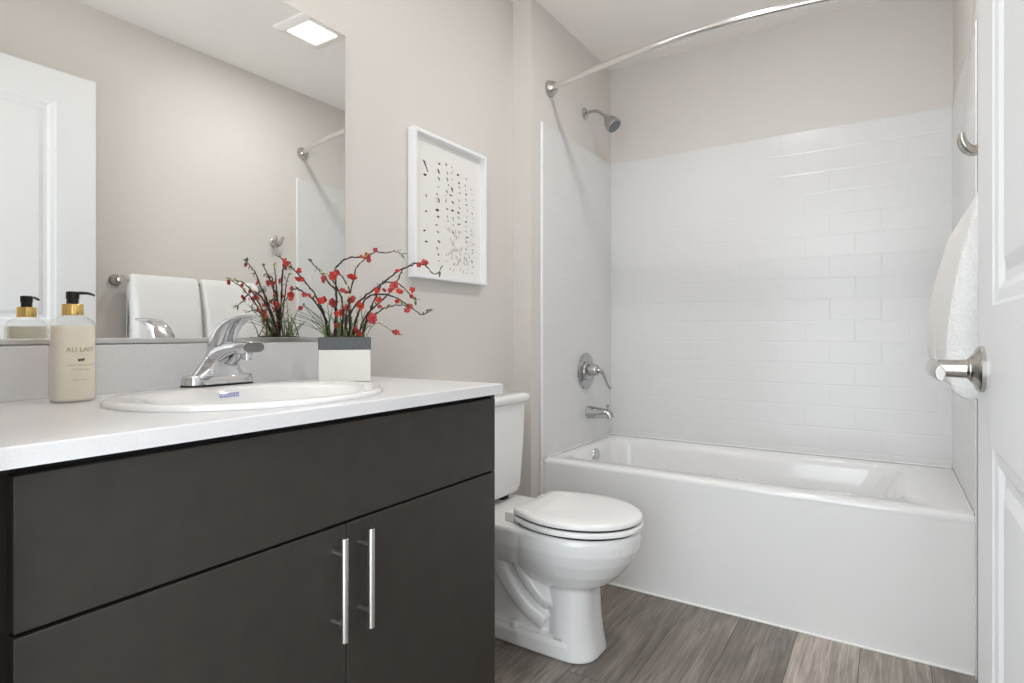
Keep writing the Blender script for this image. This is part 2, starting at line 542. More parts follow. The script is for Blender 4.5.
t = thing('tub_spout', 'chrome tub spout below the shower valve', 'tub spout', (XP, 2.70, 0.644))
sp_pts = [(XP, 2.70, 0.6445), (XP + 0.02, 2.70, 0.6445), (XP + 0.06, 2.70, 0.6444), (XP + 0.095, 2.70, 0.6440), (XP + 0.118, 2.70, 0.638), (XP + 0.124, 2.70, 0.622)]
obj('spout_body', tube(bmesh.new(), sp_pts, [0.033, 0.0315, 0.027, 0.024, 0.021, 0.018], 24), M['chrome_dim'], t)
bm = bmesh.new()
lathe(bm, [(0.004, 0), (0.004, 0.012), (0.009, 0.014), (0.010, 0.02), (0.006, 0.023)], (XP + 0.108, 2.70, 0.664), (0, 0, 1), 16)
obj('diverter_knob', bm, M['chrome_dim'], t)

t = thing('shower_curtain_rod', 'bowed polished shower curtain rod spanning the tub alcove', 'shower rod', ((XJ + W) / 2, 2.29, 2.15))
A0, A1 = Vector((XJ, 2.312, 2.160)), Vector((W, 2.272, 2.142))
pts = []
for i in range(41):
    u = i / 40
    p = A0.lerp(A1, u)
    p.y -= 0.145 * (1 - (2 * u ** 1.12 - 1) ** 2)
    pts.append(p)
rod_in = [p for i, p in enumerate(pts)]
obj('rod', tube(bmesh.new(), rod_in, 0.0135, 18), M['rod'], t)
for e, s in ((A0, 1), (A1, -1)):
    bm = bmesh.new()
    lathe(bm, [(0.036, 0.0005), (0.037, 0.006), (0.034, 0.016), (0.026, 0.032), (0.019, 0.040), (0.016, 0.043)], e, (s, -0.22, 0), 32)
    obj('flange', bm, M['nickel'], t)

# ------------------------------------------------------------------ vanity
van = thing('vanity_cabinet', 'dark charcoal slab-front bathroom vanity cabinet under the white counter', 'cabinet', (0.27, 0.72, 0))
VY0, VY1 = 0.207, 1.205
bm = bmesh.new()
box(bm, 0.001, 0.527, VY0, VY0 + 0.018, 0.10, 0.891)
box(bm, 0.001, 0.527, VY0 + 0.018, VY1 - 0.001, 0.10, 0.118)
box(bm, 0.001, 0.010, VY0 + 0.018, VY1 - 0.001, 0.118, 0.891)
box(bm, 0.509, 0.527, VY0 + 0.018, VY1 - 0.001, 0.70, 0.891)
box(bm, 0.509, 0.527, VY0 + 0.018, 0.262, 0.118, 0.70)
bmesh.ops.remove_doubles(bm, verts=bm.verts[:], dist=0.0002)
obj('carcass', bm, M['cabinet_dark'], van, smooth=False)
obj('end_panel', bx(0.001, 0.548, VY1 - 0.0008, VY1 + 0.0145, 0.0, 0.891), M['cabinet'], van, bevel=0.001)
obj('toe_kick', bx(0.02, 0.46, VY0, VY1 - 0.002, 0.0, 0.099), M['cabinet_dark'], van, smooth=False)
DY0, DY1, DM = 0.247, VY1 + 0.0135, 0.735
obj('drawer_front', bx(0.529, 0.550, DY0, DY1, 0.6965, 0.879), M['cabinet'], van, bevel=0.0015)
for y0, y1, hy_ in ((DY0, DM - 0.0012, 0.703), (DM + 0.0012, DY1, 0.766)):
    d = obj('door', bx(0.529, 0.550, y0, y1, 0.108, 0.6915), M['cabinet'], van, bevel=0.0015)
    bm = bmesh.new()
    tube(bm, [(0.582, hy_, 0.4945), (0.582, hy_, 0.6795)], 0.0062, 18)
    for z in (0.525, 0.649):
        tube(bm, [(0.5495, hy_, z), (0.582, hy_, z)], 0.0045, 12)
    hd = obj('handle', bm, M['steel'], d, bevel=0.0008)
    hd['label'] = 'satin steel bar handle'

SX, SY, SA, SB = 0.312, 0.712, 0.226, 0.268


def slab_ring(x0, x1, y0, y1, z, n=64):
    out = []
    for k in range(n):
        a = 2 * PI * k / n
        dx, dy = SA * math.cos(a), SB * math.sin(a)
        t_ = min(((x1 - SX) / dx) if dx > 1e-9 else ((x0 - SX) / dx if dx < -1e-9 else 1e9),
                 ((y1 - SY) / dy) if dy > 1e-9 else ((y0 - SY) / dy if dy < -1e-9 else 1e9))
        out.append(Vector((SX + dx * t_, SY + dy * t_, z)))
    for cx_, cy_ in ((x0, y0), (x0, y1), (x1, y0), (x1, y1)):      # land a point on every corner
        i_ = min(range(n), key=lambda k: (out[k].x - cx_) ** 2 + (out[k].y - cy_) ** 2)
        out[i_] = Vector((cx_, cy_, z))
    return out


bm = bmesh.new()
cx0, cx1, cy0, cy1 = 0.001, 0.572, VY0 - 0.001, 1.222
loft(bm, [ellipse(SX, SY, SA - 0.018, SB - 0.018, 0.892), slab_ring(cx0, cx1, cy0, cy1, 0.892), slab_ring(cx0, cx1, cy0, cy1, ZC - 0.002),
          slab_ring(cx0, cx1 - 0.002, cy0, cy1 - 0.002, ZC), ellipse(SX, SY, SA - 0.018, SB - 0.018, ZC)], closed=True)
ct = obj('countertop', bm, M['quartz'], angle=25)
tag(ct, 'speckled white stone countertop on the charcoal vanity', 'countertop')
bs = obj('backsplash', bx(0.001, 0.020, VY0 - 0.001, 1.222, ZC, 1.020), M['quartz'], bevel=0.0015)
tag(bs, 'low white stone backsplash strip along the wall beneath the mirror', 'backsplash')

# ------------------------------------------------------------------ sink
sk = thing('sink', 'white oval drop-in sink set in the counter', 'sink', (0.31, 0.715, ZC))
bm = bmesh.new()
bxo = 0.035                      # the bowl sits forward of the rim, leaving the tap ledge
loft(bm, [
    ellipse(SX, SY, SA, SB, ZC + 0.0004),
    ellipse(SX, SY, SA + 0.001, SB + 0.001, ZC + 0.006),
    ellipse(SX, SY, SA - 0.004, SB - 0.004, ZC + 0.0095),
    ellipse(SX, SY, SA - 0.014, SB - 0.014, ZC + 0.0110),
    ellipse(SX + bxo * 0.4, SY, SA - 0.035, SB - 0.03, ZC + 0.0105),
    ellipse(SX + bxo, SY, SA - 0.066, SB - 0.048, ZC + 0.0085),
    ellipse(SX + bxo, SY, SA - 0.076, SB - 0.058, ZC + 0.001),
    ellipse(SX + bxo, SY, SA - 0.086, SB - 0.074, ZC - 0.03),
    ellipse(SX + bxo, SY, SA - 0.115, SB - 0.11, ZC - 0.08),
    ellipse(SX + bxo - 0.01, SY, 0.05, 0.06, ZC - 0.105),
    ellipse(SX + bxo - 0.01, SY, 0.022, 0.022, ZC - 0.109),
], cap0=False)
obj('basin', bm, M['porcelain'], sk, angle=70)
bm = bmesh.new()
lathe(bm, [(0.026, 0), (0.026, 0.003), (0.020, 0.004), (0.017, 0.002), (0.001, 0.002)], (SX + bxo - 0.01, SY, ZC - 0.109), (0, 0, 1), 24)
obj('drain', bm, M['chrome'], sk)
bm = bmesh.new()                 # faint blue printed mark on the far wall of the bowl
random.seed(3)
for row in range(2):
    y = 0.695
    while y < 0.738:
        w = random.choice((0.0022, 0.003, 0.004))
        z = ZC - 0.001 - row * 0.0055
        x = 0.1972 + (ZC + 0.001 - z) * 0.33 + 0.0015
        vs = [bm.verts.new(p) for p in ((x, y, z), (x + 0.0012, y, z - 0.0036), (x + 0.0012, y + w, z - 0.0036), (x, y + w, z))]
        bm.faces.new(vs)
        y += w + 0.0014
mk = obj('printed_mark', bm, M['blue_ink'], sk, smooth=False)
mk['label'] = 'small blue printed mark inside the bowl'

# ------------------------------------------------------------------ faucet
FY, FZ, FX = 0.740, ZC + 0.0118, 0.119
fc = thing('faucet', 'chrome single-lever faucet on the back rim of the oval sink', 'faucet', (FX, FY, FZ))
bm = bmesh.new()
loft(bm, [rrect(FX, FY, 0.0275, 0.080, 0.026, FZ - 0.001), rrect(FX, FY, 0.0275, 0.080, 0.026, FZ + 0.003)])
obj('gasket', bm, M['rubber_and_gap_shade'], fc)
bm = bmesh.new()
loft(bm, [rrect(FX, FY, 0.0275, 0.080, 0.026, FZ + 0.003), rrect(FX, FY, 0.0265, 0.079, 0.025, FZ + 0.018),
          rrect(FX, FY, 0.0235, 0.076, 0.022, FZ + 0.022), rrect(FX, FY, 0.014, 0.066, 0.013, FZ + 0.0235)])
obj('base_plate', bm, M['chrome'], fc, angle=50)


def sect(p, tdir, w, h, e=2.6, n=24):
    """super-ellipse section in the plane normal to tdir (in the x-z plane), w along y"""
    t = Vector((tdir[0], 0, tdir[1])).normalized()
    nrm = Vector((-t.z, 0, t.x))
    out = []
    for k in range(n):
        a = 2 * PI * k / n
        c, s = math.cos(a), math.sin(a)
        out.append(Vector((p[0], FY, p[1])) + Vector((0, 1, 0)) * (w * math.copysign(abs(c) ** (2 / e), c)) + nrm * (h * math.copysign(abs(s) ** (2 / e), s)))
    return out


B = FZ
bm = bmesh.new()
loft(bm, [
    sect((FX, B + 0.016), (0.05, 1), 0.066, 0.0245),
    sect((FX + 0.002, B + 0.026), (0.1, 1), 0.055, 0.0255),
    sect((FX + 0.006, B + 0.042), (0.28, 1), 0.043, 0.028),
    sect((FX + 0.015, B + 0.058), (0.6, 1), 0.034, 0.029),
    sect((FX + 0.036, B + 0.070), (1, 0.62), 0.0295, 0.0255),
    sect((FX + 0.067, B + 0.079), (1, 0.22), 0.028, 0.020),
    sect((FX + 0.100, B + 0.084), (1, 0.08), 0.0275, 0.0155),
    sect((FX + 0.130, B + 0.0855), (1, 0.0), 0.027, 0.013),
    sect((FX + 0.135, B + 0.085), (1, -0.03), 0.0245, 0.0105),
])
obj('spout', bm, M['chrome'], fc, angle=50)
bm = bmesh.new()
lathe(bm, [(0.012, 0.0), (0.0125, 0.012), (0.0105, 0.014), (0.0105, 0.020), (0.006, 0.0205), (0.001, 0.019)], (FX + 0.112, FY, B + 0.078), (0, 0, -1), 24)
obj('aerator', bm, M['chrome'], fc)
bm = bmesh.new()
loft(bm, [
    sect((FX + 0.004, B + 0.066), (0.0, 1), 0.026, 0.028, 2.2),
    sect((FX + 0.010, B + 0.086), (0.25, 1), 0.0255, 0.030, 2.2),
    sect((FX + 0.018, B + 0.104), (0.45, 1), 0.025, 0.028, 2.2),
    sect((FX + 0.033, B + 0.122), (0.8, 1), 0.024, 0.0225, 2.2),
    sect((FX + 0.056, B + 0.137), (1, 0.6), 0.0225, 0.0145, 2.2),
    sect((FX + 0.085, B + 0.1465), (1, 0.22), 0.020, 0.0075, 2.2),
    sect((FX + 0.112, B + 0.1505), (1, 0.1), 0.0165, 0.0045, 2.2),
    sect((FX + 0.136, B + 0.152), (1, 0.02), 0.0125, 0.0035, 2.2),
    sect((FX + 0.143, B + 0.152), (1, 0), 0.007, 0.002, 2.2),
])
obj('lever', bm, M['chrome'], fc, angle=50)

# ------------------------------------------------------------------ soap bottle
BX, BY, BZ = 0.118, 0.461, ZC + 0.0006
sb = thing('soap_bottle', 'cream liquid soap bottle with gold collar and black pump', 'soap bottle', (BX, BY, BZ))


def bsec(hx_, hy_, z, e=2.9, n=48):
    out = []
    for k in range(n):
        a = 2 * PI * k / n
        c, s = math.cos(a), math.sin(a)
        out.append(Vector((BX + hx_ * math.copysign(abs(c) ** (2 / e), c), BY + hy_ * math.copysign(abs(s) ** (2 / e), s), BZ + z)))
    return out


HX, HY = 0.0270, 0.0345
bm = bmesh.new()
loft(bm, [bsec(HX - 0.006, HY - 0.006, 0), bsec(HX - 0.001, HY - 0.001, 0.002), bsec(HX, HY, 0.007), bsec(HX, HY, 0.134),
          bsec(HX - 0.001, HY - 0.001, 0.143), bsec(HX - 0.004, HY - 0.005, 0.151, 2.7), bsec(HX - 0.0095, HY - 0.0135, 0.157, 2.3),
          bsec(0.0145, 0.0145, 0.1595, 2), bsec(0.0135, 0.0135, 0.166, 2)])
obj('bottle', bm, M['clear'], sb, angle=60)
bm = bmesh.new()
g = 0.0012
loft(bm, [bsec(HX - 0.007, HY - 0.007, 0.0015), bsec(HX - 0.002 - g, HY - 0.002 - g, 0.0032), bsec(HX - g, HY - g, 0.008), bsec(HX - g, HY - g, 0.134),
          bsec(HX - 0.001 - g, HY - 0.0015 - g, 0.1405)])
obj('liquid_soap', bm, M['cream'], sb, angle=60)
bm = bmesh.new()
lathe(bm, [(0.0165, 0.160), (0.0168, 0.161), (0.0168, 0.179), (0.016, 0.1805), (0.008, 0.181)], (BX, BY, BZ), (0, 0, 1), 36)
obj('collar', bm, M['gold'], sb)
bm = bmesh.new()
lathe(bm, [(0.0095, 0.180), (0.0095, 0.190), (0.0105, 0.191), (0.0105, 0.2025), (0.009, 0.204)], (BX, BY, BZ), (0, 0, 1), 24)
nz_ = spline([(BX, BY, BZ + 0.2008), (BX + 0.009, BY + 0.011, BZ + 0.2015), (BX + 0.016, BY + 0.020, BZ + 0.2008), (BX + 0.021, BY + 0.027, BZ + 0.1975)], 5)
tube(bm, nz_, [0.0065 - 0.003 * i / (len(nz_) - 1) for i in range(len(nz_))], 12, flat=(1, 0.55))
obj('pump', bm, M['black'], sb)


def text_mesh(s, size, align='CENTER'):
    cu = bpy.data.curves.new('lettering', 'FONT')
    cu.body = s; cu.size = size; cu.align_x = align; cu.resolution_u = 2
    o = bpy.data.objects.new('lettering', cu)
    COL.objects.link(o)
    bpy.context.view_layer.update()
    me = bpy.data.meshes.new_from_object(o.evaluated_get(bpy.context.evaluated_depsgraph_get()))
    pts = [v_.co.copy() for v_ in me.vertices]
    faces = [list(p.vertices) for p in me.polygons]
    bpy.data.objects.remove(o); bpy.data.curves.remove(cu); bpy.data.meshes.remove(me)
    return pts, faces


def surf(s, z):
    """point on the bottle side: s = distance along the perimeter from the middle of the +x face"""
    e = 2.9
    a = s / 0.052
    prev = None
    acc = 0.0
    stp = 0.004 if s >= 0 else -0.004
    a = 0.0
    p0 = Vector((HX, 0, 0))
    while True:
        a += stp
        c, sn = math.cos(a), math.sin(a)
        p1 = Vector((HX * math.copysign(abs(c) ** (2 / e), c), HY * math.copysign(abs(sn) ** (2 / e), sn), 0))
        d = (p1 - p0).length
        if acc + d >= abs(s):
            p = p0.lerp(p1, (abs(s) - acc) / d if d else 0)
            nn = Vector((p.x / HX ** 2 * abs(p.x / HX) ** 1.4, p.y / HY ** 2 * abs(p.y / HY) ** 1.4, 0))
            if nn.length < 1e-6:
                nn = Vector((1, 0, 0))
            p = p + nn.normalized() * 0.0004
            return Vector((BX + p.x, BY + p.y, BZ + z))
        acc += d
        p0 = p1


def letter(bm, s, size, s0, z0, align='CENTER'):
    pts, faces = text_mesh(s, size, align)
    vs = [bm.verts.new(surf(s0 + p.x, z0 + p.y)) for p in pts]
    for f in faces:
        try:
            bm.faces.new([vs[i] for i in f])
        except ValueError:
            pass


bm = bmesh.new()
letter(bm, 'AU LAIT', 0.0125, 0.003, 0.0925)
letter(bm, 'CREAM HAND WASH', 0.0048, 0.003, 0.0665)
letter(bm, 'ORGANIC MILK', 0.0042, 0.003, 0.0585)
letter(bm, '300 ml  10 fl oz', 0.0042, 0.003, 0.0400)
lt = obj('lettering', bm, M['gold_ink'], sb, smooth=False)
bm = bmesh.new()
letter(bm, '- - - - - - - -', 0.005, 0.003, 0.0858)
for k in range(9):
    letter(bm, '- -- -', 0.0045, -0.045, 0.108 - 0.0075 * k)
obj('fine_print', bm, M['gold_ink'], sb, smooth=False)
bm = bmesh.new()                 # small cow emblem
cow = [(0, 0.003), (0.001, 0.0046), (0.0085, 0.0046), (0.0098, 0.0062), (0.0118, 0.0060), (0.0126, 0.0040), (0.0112, 0.0036), (0.0094, 0.0030), (0.0088, 0), (0.0078, 0), (0.0076, 0.0022), (0.0026, 0.0022), (0.0024, 0), (0.0014, 0), (0.0012, 0.0026), (0.0006, 0.0012)]
bm.faces.new([bm.verts.new(surf(-0.002 + a_ * 0.9, 0.0745 + b_)) for a_, b_ in cow])
bmesh.ops.triangulate(bm, faces=bm.faces[:])
obj('cow_emblem', bm, M['brown_ink'], sb, smooth=False)

# ------------------------------------------------------------------ mirror
mr = thing('wall_mirror', 'large frameless wall mirror above the backsplash', 'mirror', (0, 0.7, 1.03))
obj('glass', bx(0.001, 0.006, 0.215, 1.204, 1.032, 1.951), M['mirror'], mr, smooth=False)
obj('bottom_channel', bx(0.001, 0.0085, 0.215, 1.204, 1.0225, 1.0335), M['alu'], mr, bevel=0.001)

# ------------------------------------------------------------------ vanity light above the mirror (its glow is what the tiles reflect)
vl = thing('vanity_light', 'nickel vanity light bar with three opal shades above the mirror', 'light', (0, 0.72, 2.16))
obj('back_plate', bx(0.001, 0.022, 0.46, 0.98, 2.145, 2.205), M['nickel'], vl, bevel=0.004)
for y in (0.52, 0.72, 0.92):
    bm = bmesh.new()
    tube(bm, spline([(0.02, y, 2.175), (0.07, y, 2.178), (0.105, y, 2.166), (0.11, y, 2.158)], 5), 0.008, 12)
    a = obj('lamp_arm', bm, M['nickel'], vl)
    bm = bmesh.new()
    lathe(bm, [(0.022, 0.0), (0.035, -0.02), (0.048, -0.07), (0.052, -0.11), (0.050, -0.11), (0.046, -0.07), (0.033, -0.022), (0.018, -0.004)][::-1], (0.11, y, 2.152), (0, 0, -1), 28)
    obj('lamp_shade', bm, M['shade'], vl)
    bl = bpy.data.lights.new('vanity_bulb', 'POINT')
    bl.energy = VANITY_W; bl.color = (1.0, 0.96, 0.91); bl.shadow_soft_size = 0.03
    bo = bpy.data.objects.new('vanity_bulb', bl)
    bo.location = (0.11, y, 2.235)
    link(bo, vl)
    bo.matrix_parent_inverse = Matrix.Translation(vl.location).inverted()

# ------------------------------------------------------------------ ceiling light
LX, LY = 0.945, 1.82
cl = thing('ceiling_light', 'square flush ceiling light with a glowing lens', 'ceiling light', (LX, LY, HC))
bm = bmesh.new()
o_, i_ = 0.128, 0.085
rings = []
for h, z in ((o_, HC - 0.0005), (o_, HC - 0.010), (o_ - 0.006, HC - 0.015), (i_, HC - 0.021), (i_ - 0.003, HC - 0.016)):
    rings.append(rrect(LX, LY, h, h, 0.008, z, 3))
loft(bm, rings, cap0=True, cap1=False)
obj('frame', bm, M['lamp_trim'], cl, angle=30)
bm = bmesh.new()
loft(bm, [rrect(LX, LY, 0.083, 0.083, 0.008, HC - 0.004, 3), rrect(LX, LY, 0.083, 0.083, 0.008, HC - 0.016, 3)])
obj('lens', bm, emis('lit_lens', '#fff6ea', 4.0), cl, smooth=False)
la = bpy.data.lights.new('ceiling_lamp', 'AREA')
la.shape = 'SQUARE'; la.size = 0.09; la.energy = LAMP_W; la.color = (1.0, 0.985, 0.965)
lo = bpy.data.objects.new('ceiling_lamp', la)
lo.location = (LX, LY, HC - 0.022)
link(lo, cl)
lo.matrix_parent_inverse = Matrix.Translation(cl.location).inverted()

# ------------------------------------------------------------------ framed print
PY0, PY1, PZ0, PZ1, PX = 1.484, 1.908, 1.239, 1.757, 0.0345
fp = thing('framed_print', 'white box frame with an ink-speckled print on the wall', 'picture', (0, (PY0 + PY1) / 2, PZ0))
bm = bmesh.new()
fw = 0.013


def prect(y0, y1, z0, z1, x):
    return [Vector((x, y0, z0)), Vector((x, y1, z0)), Vector((x, y1, z1)), Vector((x, y0, z1))]


loft(bm, [prect(PY0, PY1, PZ0, PZ1, 0.001), prect(PY0, PY1, PZ0, PZ1, PX), prect(PY0 + fw, PY1 - fw, PZ0 + fw, PZ1 - fw, PX),
          prect(PY0 + fw, PY1 - fw, PZ0 + fw, PZ1 - fw, 0.001)], closed=True)
obj('frame', bm, M['frame'], fp, smooth=False, bevel=0.0015)
sh = obj('print', bx(0.002, 0.010, PY0 + fw - 0.002, PY1 - fw + 0.002, PZ0 + fw - 0.002, PZ1 - fw + 0.002), M['print'], fp, smooth=False)
random.seed(11)


def fleck(bm, y, z, s, ang, x):
    n_ = 7
    vs = []
    for k in range(n_):
        a = 2 * PI * k / n_
        rr = s * random.uniform(0.55, 1.1)
        py, pz = math.cos(a) * rr * 1.5, math.sin(a) * rr * 0.62
        vs.append(bm.verts.new((x, y + py * math.cos(ang) - pz * math.sin(ang), z + py * math.sin(ang) + pz * math.cos(ang))))
    bm.faces.new(vs)


bm = bmesh.new()
bp_ = bmesh.new()
cols = [  # y, z top, z bottom, flecks, size, pale flecks
    (1.566, 1.655, 1.36, 6, 0.0060, 3), (1.632, 1.665, 1.305, 14, 0.0055, 6), (1.684, 1.672, 1.44, 11, 0.0042, 8),
    (1.717, 1.678, 1.43, 10, 0.0052, 8), (1.757, 1.652, 1.46, 9, 0.0048, 8), (1.800, 1.645, 1.315, 17, 0.0038, 16), (1.842, 1.62, 1.285, 15, 0.0032, 26)]
for y, zt_, zb_, k, s, pk in cols:
    for i in range(k):
        z = zt_ + (zb_ - zt_) * (i + random.uniform(-0.25, 0.25)) / max(1, k - 1)
        z = min(max(z, 1.268), 1.70)
        fleck(bm, y + random.gauss(0, 0.004), z, s * random.uniform(0.7, 1.5), random.uniform(-1.2, 0.4), 0.0104)
    for i in range(pk):
        fleck(bp_, y + random.gauss(0, 0.006), random.uniform(zb_, zt_), s * random.uniform(0.4, 0.9), random.uniform(-2, 1), 0.0103)
for k_ in range(4):                                    # the strong first stroke
    fleck(bm, 1.560 + 0.005 * k_, 1.652 - 0.0085 * k_, 0.0075 - 0.0008 * k_, -0.9, 0.0106)
for i in range(70):
    fleck(bp_, random.gauss(1.735, 0.025), random.uniform(1.28, 1.44), random.uniform(0.003, 0.007), random.uniform(1.2, 1.9), 0.0102)
for i in range(40):
    y, z = random.uniform(1.80, 1.85), random.uniform(1.275, 1.45)
    fleck(bm, y, z, random.uniform(0.001, 0.0024), random.uniform(-2, 2), 0.0104)
ik = obj('ink_marks', bm, M['ink'], sh, smooth=False)
obj('pale_ink_marks', bp_, M['ink_pale'], sh, smooth=False)

# ------------------------------------------------------------------ flower arrangement in a box planter
VN = Vector((-0.755, 0.656, 0)); VR = Vector((0.656, 0.755, 0))
PO = Vector((0.150, 1.078, 0))
PTOP = 1.034
fl = thing('flower_planter', 'white box planter with a slate rim holding red blossom branches', 'flower arrangement', (PO.x, PO.y, ZC))


def psq(h, z):
    ring = []
    for p in rrect(0, 0, h, h, 0.004, z, 3):
        ring.append(PO + VR * p.x - VN * p.y + Vector((0, 0, p.z)))
    return ring


bm = bmesh.new()
loft(bm, [psq(0.064, ZC + 0.0008), psq(0.066, ZC + 0.003), psq(0.066, PTOP - 0.033)])
obj('planter_box', bm, M['pot'], fl, angle=30)
bm = bmesh.new()
loft(bm, [psq(0.0665, PTOP - 0.0328), psq(0.0668, PTOP), psq(0.0600, PTOP), psq(0.0600, PTOP - 0.012)], cap0=True, cap1=True)
obj('rim_band', bm, M['band'], fl, smooth=False)
bm = bmesh.new()
random.seed(5)
rg = []
for j, (h, z) in enumerate(((0.0585, -0.0115), (0.054, -0.004), (0.04, 0.001), (0.02, 0.003))):
    rg.append([p + Vector((0, 0, random.uniform(-0.002, 0.003))) for p in psq(h, PTOP + z)])
loft(bm, rg)
obj('moss', bm, M['moss'], fl)

BRANCH = [
 ([(-0.047, -0.014, 0.001), (-0.049, -0.001, 0.033), (-0.056, 0.009, 0.068), (-0.065, 0.02, 0.089), (-0.083, 0.028, 0.125), (-0.103, 0.035, 0.148), (-0.129, 0.041, 0.178), (-0.148, 0.048, 0.189), (-0.157, 0.059, 0.203)],
  [(-0.11, 0.039, 0.152, 1), (-0.063, 0.027, 0.096, 1.1), (-0.143, 0.056, 0.191, 0.8), (-0.114, 0.051, 0.174, 0.8), (-0.151, 0.066, 0.197, 0.7)]),
 ([(-0.028, -0.008, -0.002), (-0.023, -0.011, 0.052), (-0.023, -0.015, 0.113), (-0.024, -0.019, 0.184), (-0.013, -0.019, 0.201), (0.003, -0.018, 0.216), (0.032, -0.014, 0.22), (0.059, -0.01, 0.222), (0.08, -0.007, 0.236), (0.107, -0.003, 0.234), (0.132, -0.0, 0.24), (0.151, 0.001, 0.232)],
  [(-0.029, -0.014, 0.165, 1), (0.043, -0.004, 0.221, 0.7), (0.061, -0.003, 0.224, 1), (0.08, -0.001, 0.241, 0.8), (-0.03, -0.01, 0.093, 1.3)]),
 ([(-0.023, -0.007, 0.074), (-0.023, 0.003, 0.123), (-0.038, 0.009, 0.143), (-0.055, 0.015, 0.164), (-0.071, 0.021, 0.184), (-0.084, 0.027, 0.199)],
  [(-0.056, 0.021, 0.158, 0.9), (-0.007, 0.014, 0.126, 0.9)]),
 ([(0.013, 0.004, -0.002), (0.011, 0.007, 0.06), (0.012, 0.011, 0.109), (0.024, 0.019, 0.159), (0.031, 0.025, 0.19), (0.053, 0.036, 0.215)],
  [(0.021, 0.025, 0.162, 1.1), (0.016, 0.019, 0.101, 1.1)]),
 ([(-0.002, -0.001, -0.002), (0.006, 0.008, 0.047), (0.026, 0.02, 0.085), (0.057, 0.035, 0.115), (0.101, 0.054, 0.149), (0.138, 0.071, 0.179), (0.169, 0.086, 0.193), (0.19, 0.098, 0.201), (0.211, 0.11, 0.191), (0.229, 0.122, 0.169), (0.245, 0.133, 0.178)],
  [(0.136, 0.076, 0.179, 0.7), (0.191, 0.105, 0.194, 0.8), (0.205, 0.115, 0.201, 1), (0.041, 0.03, 0.084, 1), (0.04, 0.017, 0.006, 1.2)]),
 ([(0.048, 0.013, -0.002), (0.055, 0.033, 0.041), (0.067, 0.055, 0.075), (0.083, 0.077, 0.117), (0.098, 0.099, 0.142), (0.133, 0.127, 0.142), (0.155, 0.151, 0.12), (0.175, 0.175, 0.094)],
  [(0.082, 0.083, 0.124, 0.9), (0.086, 0.084, 0.1, 0.9), (0.126, 0.132, 0.137, 1.1), (0.139, 0.153, 0.119, 0.9), (0.168, 0.161, 0.123, 0.9)]),
 ([(0.034, 0.01, -0.002), (0.048, 0.008, 0.042), (0.069, 0.009, 0.073), (0.111, 0.016, 0.113), (0.142, 0.02, 0.162), (0.155, 0.018, 0.187), (0.177, 0.019, 0.203)],
  [(0.118, 0.024, 0.127, 0.9), (0.092, 0.022, 0.084, 0.8)]),
 ([(0.019, 0.005, -0.002), (0.034, 0.02, 0.06), (0.057, 0.037, 0.106), (0.084, 0.055, 0.116), (0.116, 0.075, 0.113), (0.148, 0.094, 0.096), (0.168, 0.11, 0.08), (0.198, 0.13, 0.061), (0.212, 0.144, 0.068)],
  [(0.134, 0.096, 0.096, 0.8), (0.165, 0.116, 0.08, 1)]),
 ([(0.045, 0.013, -0.002), (0.052, 0.042, 0.033), (0.075, 0.075, 0.06), (0.101, 0.11, 0.077), (0.131, 0.146, 0.085), (0.156, 0.18, 0.079)],
  [(0.07, 0.08, 0.051, 1.4), (0.037, 0.017, 0.006, 1.2)]),
 ([(-0.039, -0.012, -0.002), (-0.051, 0.007, 0.052), (-0.076, 0.023, 0.095), (-0.105, 0.037, 0.119), (-0.123, 0.054, 0.127), (-0.139, 0.073, 0.108), (-0.151, 0.091, 0.086)],
  [(-0.103, 0.044, 0.111, 0.8), (-0.09, 0.048, 0.109, 0.7), (-0.133, 0.08, 0.11, 1), (-0.133, 0.058, 0.127, 0.7)]),
 ([(0.055, 0.016, -0.002), (0.071, 0.033, 0.03), (0.088, 0.051, 0.038), (0.11, 0.071, 0.025), (0.132, 0.09, 0.011)],
  [(0.133, 0.096, 0.011, 0.9)]),
 ([(-0.044, -0.013, 0.001), (-0.069, 0.001, 0.038), (-0.089, 0.016, 0.065), (-0.105, 0.032, 0.082)],
  [(-0.113, 0.036, 0.077, 0.8), (-0.013, 0.002, 0.031, 1)]),
 ([(-0.01, 0.018, -0.002), (-0.005, 0.046, 0.051), (-0.007, 0.073, 0.097), (-0.022, 0.095, 0.134), (-0.038, 0.118, 0.157), (-0.054, 0.14, 0.162)],
  [(-0.01, 0.051, 0.064, 1.1), (-0.033, 0.125, 0.151, 0.8)]),
 ([(0.006, 0.022, -0.002), (0.003, 0.06, 0.056), (0.013, 0.102, 0.106), (0.0, 0.138, 0.144), (-0.018, 0.171, 0.164)],
  [(0.005, 0.067, 0.079, 1), (-0.016, 0.178, 0.161, 0.9)]),
]


def W3(p):
    return PO + VR * p[0] - VN * p[1] + Vector((0, 0, PTOP + p[2]))


